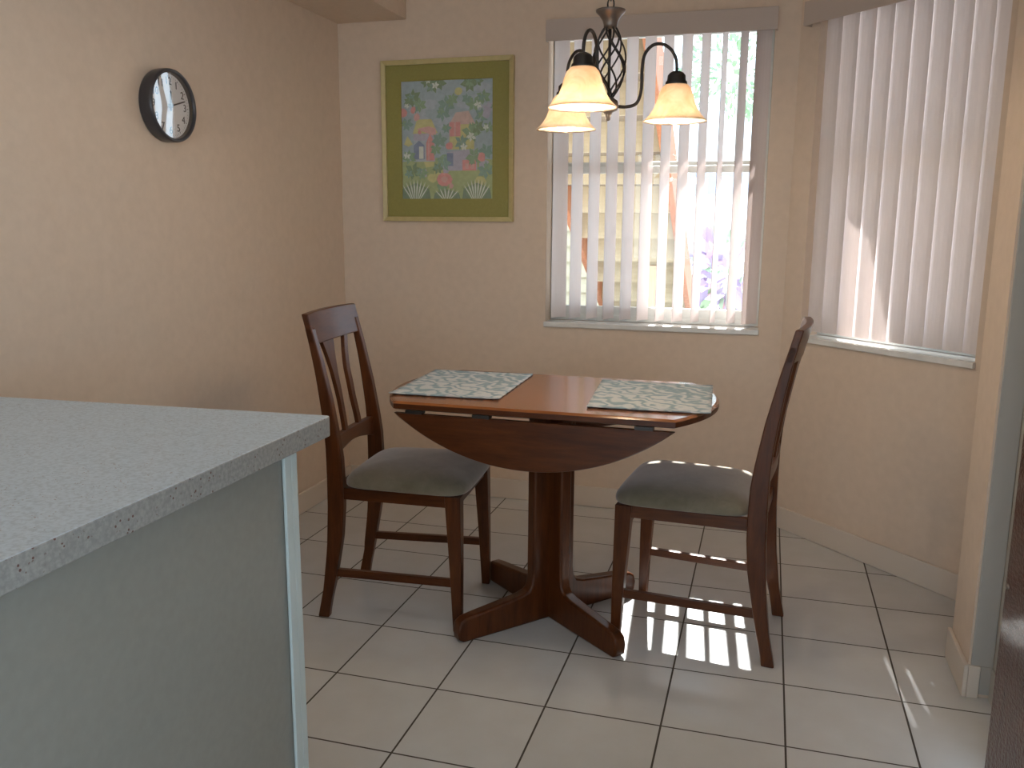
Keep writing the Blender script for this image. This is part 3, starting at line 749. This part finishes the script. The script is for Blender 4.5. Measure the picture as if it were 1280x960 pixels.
# neighbour house
nb = empty('neighbor_house', (4.5, 16, -.08), label='low white stucco house with blue-grey fascia across the drive, in the back window', cat='house')
bm = NB(); box(bm, -6.0, 6, 0, 5, 0, 1.95); obj('wall', bm, M['stucco'], nb)
bm = NB(); box(bm, -6.2, 6.2, -.25, 5.2, 1.951, 2.35); obj('fascia', bm, M['garage'], nb)
bm = NB(); loft(bm, [[(-6.2, -.25, 2.351), (6.2, -.25, 2.351), (6.2, 5.2, 2.351), (-6.2, 5.2, 2.351)], [(-5, 2.4, 2.7), (5, 2.4, 2.7), (5, 2.6, 2.7), (-5, 2.6, 2.7)]]); obj('roof', bm, M['roofm'], nb)
bm = NB(); box(bm, -2.6, -.4, -.05, -.001, 0, 1.8); obj('garage_door', bm, M['garage'], nb)
def leafy(name, loc, r, n, ms, size, label, cat, trunk=None, flat=1.0):
    t = empty(name, loc, label=label, cat=cat)
    bm = NB()
    for k in range(n):
        while True:
            p = Vector([random.uniform(-1, 1) for _ in range(3)])
            if .2 < p.length < 1: break
        p = Vector((p.x * r, p.y * r, p.z * r * flat))
        d = (p.normalized() + Vector([random.uniform(-.6, .6) for _ in range(3)])).normalized(); u = d.orthogonal().normalized()
        s = size * random.uniform(.6, 1.3)
        q = [p, p + d * s * .5 + u * s * .22, p + d * s, p + d * s * .5 - u * s * .22]
        bm.faces.new([bm.verts.new(x + Vector((0, 0, trunk or 0))) for x in q]).material_index = random.randrange(len(ms))
    obj('foliage', bm, ms, t)
    bm = NB(); tube(bm, [(0, 0, 0), (.02 * r, 0, (trunk or .1) * .5), (0, 0, (trunk or .1))], .04 * r + .01, 8); obj('trunk' if trunk and trunk > 1 else 'stem', bm, M['bark'], t)
    return t
lg = [mat('leaf_green_a', (.30, .42, .26), .6), mat('leaf_green_b', (.40, .52, .36), .6), mat('leaf_plum', (.34, .26, .42), .6), mat('leaf_pink', (.60, .36, .40), .6), mat('leaf_dark_green', (.22, .32, .19), .6)]
M['bark'] = mat('grey_bark', (.42, .40, .37), .9)
leafy('garden_shrub', (-.50, 7.25, -.08), .36, 170, [lg[2], lg[2], lg[0], lg[3]], .24, 'plum and green leafy shrub outside the right of the back window', 'shrub', .85, 1.1)
leafy('shade_tree', (-1.3, 27, -.08), 1.7, 480, [lg[4], lg[4], lg[0]], .36, 'green tree beyond the neighboring house, top right of the window', 'tree', 6.1, .8)

# ------------------------------------------------------------------ lights, world, camera
w = bpy.data.worlds.new('world'); SC.world = w; w.use_nodes = True
w.node_tree.nodes['Background'].inputs[0].default_value = (.69, .84, 1.0, 1); w.node_tree.nodes['Background'].inputs[1].default_value = 5.1
sl = bpy.data.lights.new('sun', 'SUN'); sl.energy = 34; sl.angle = R(.53); sl.color = (1, .97, .94)
so = bpy.data.objects.new('sun', sl); COL.objects.link(so)
d = -Vector((-.085, 1.03, 1.0)).normalized()
so.rotation_euler = d.to_track_quat('-Z', 'Y').to_euler()
for ang, rr in ((25, .188), (137, .20), (-98, .205)):
    pl = bpy.data.lights.new('chandelier_bulb', 'POINT'); pl.energy = 5.2; pl.color = (1, .80, .56); pl.shadow_soft_size = .02
    po = bpy.data.objects.new('chandelier_bulb', pl); COL.objects.link(po); a = R(ang)
    po.location = (HX + rr * math.cos(a), HY + rr * math.sin(a), 1.545)

al = bpy.data.lights.new('fill_area_light', 'AREA'); al.energy = 2.5; al.shape = 'RECTANGLE'; al.size = 1.2; al.size_y = .35; al.color = (.84, .93, 1)  # added fill without a fixture, brightens the room from above
ao = bpy.data.objects.new('fill_area_light', al); COL.objects.link(ao); ao.location = (-.95, -.75, CZ - .02)
cam = bpy.data.cameras.new('camera'); co = bpy.data.objects.new('camera', cam); COL.objects.link(co)
yaw, pit, rol = -2.83798173e-01, 1.83453805e-01, 6.53097799e-03
cy, sy, cp, sp, cr, sr = math.cos(yaw), math.sin(yaw), math.cos(pit), math.sin(pit), math.cos(rol), math.sin(rol)
f = Vector((sy * cp, cy * cp, -sp)); r = Vector((cy, -sy, 0)); u = r.cross(f)
r2 = cr * r + sr * u; u2 = -sr * r + cr * u
mt = Matrix((r2, u2, -f)).transposed().to_4x4(); mt.translation = Vector((-.35468784, -6.72544, 4.13632)) * .31
co.matrix_world = mt
cam.sensor_width = 36; cam.lens = 1086.04 / 1280 * 36; cam.clip_start = .02; cam.clip_end = 200
SC.camera = co
SC.view_settings.view_transform = 'Standard'; SC.view_settings.look = 'None'; SC.view_settings.gamma = 1
SC.view_settings.exposure = -0.12
try: SC.view_settings.use_curve_mapping = False
except Exception: pass
SC.cycles.use_denoising = True
SC.cycles.max_bounces = 10; SC.cycles.diffuse_bounces = 6; SC.cycles.transparent_max_bounces = 16
SC.cycles.sample_clamp_indirect = 12
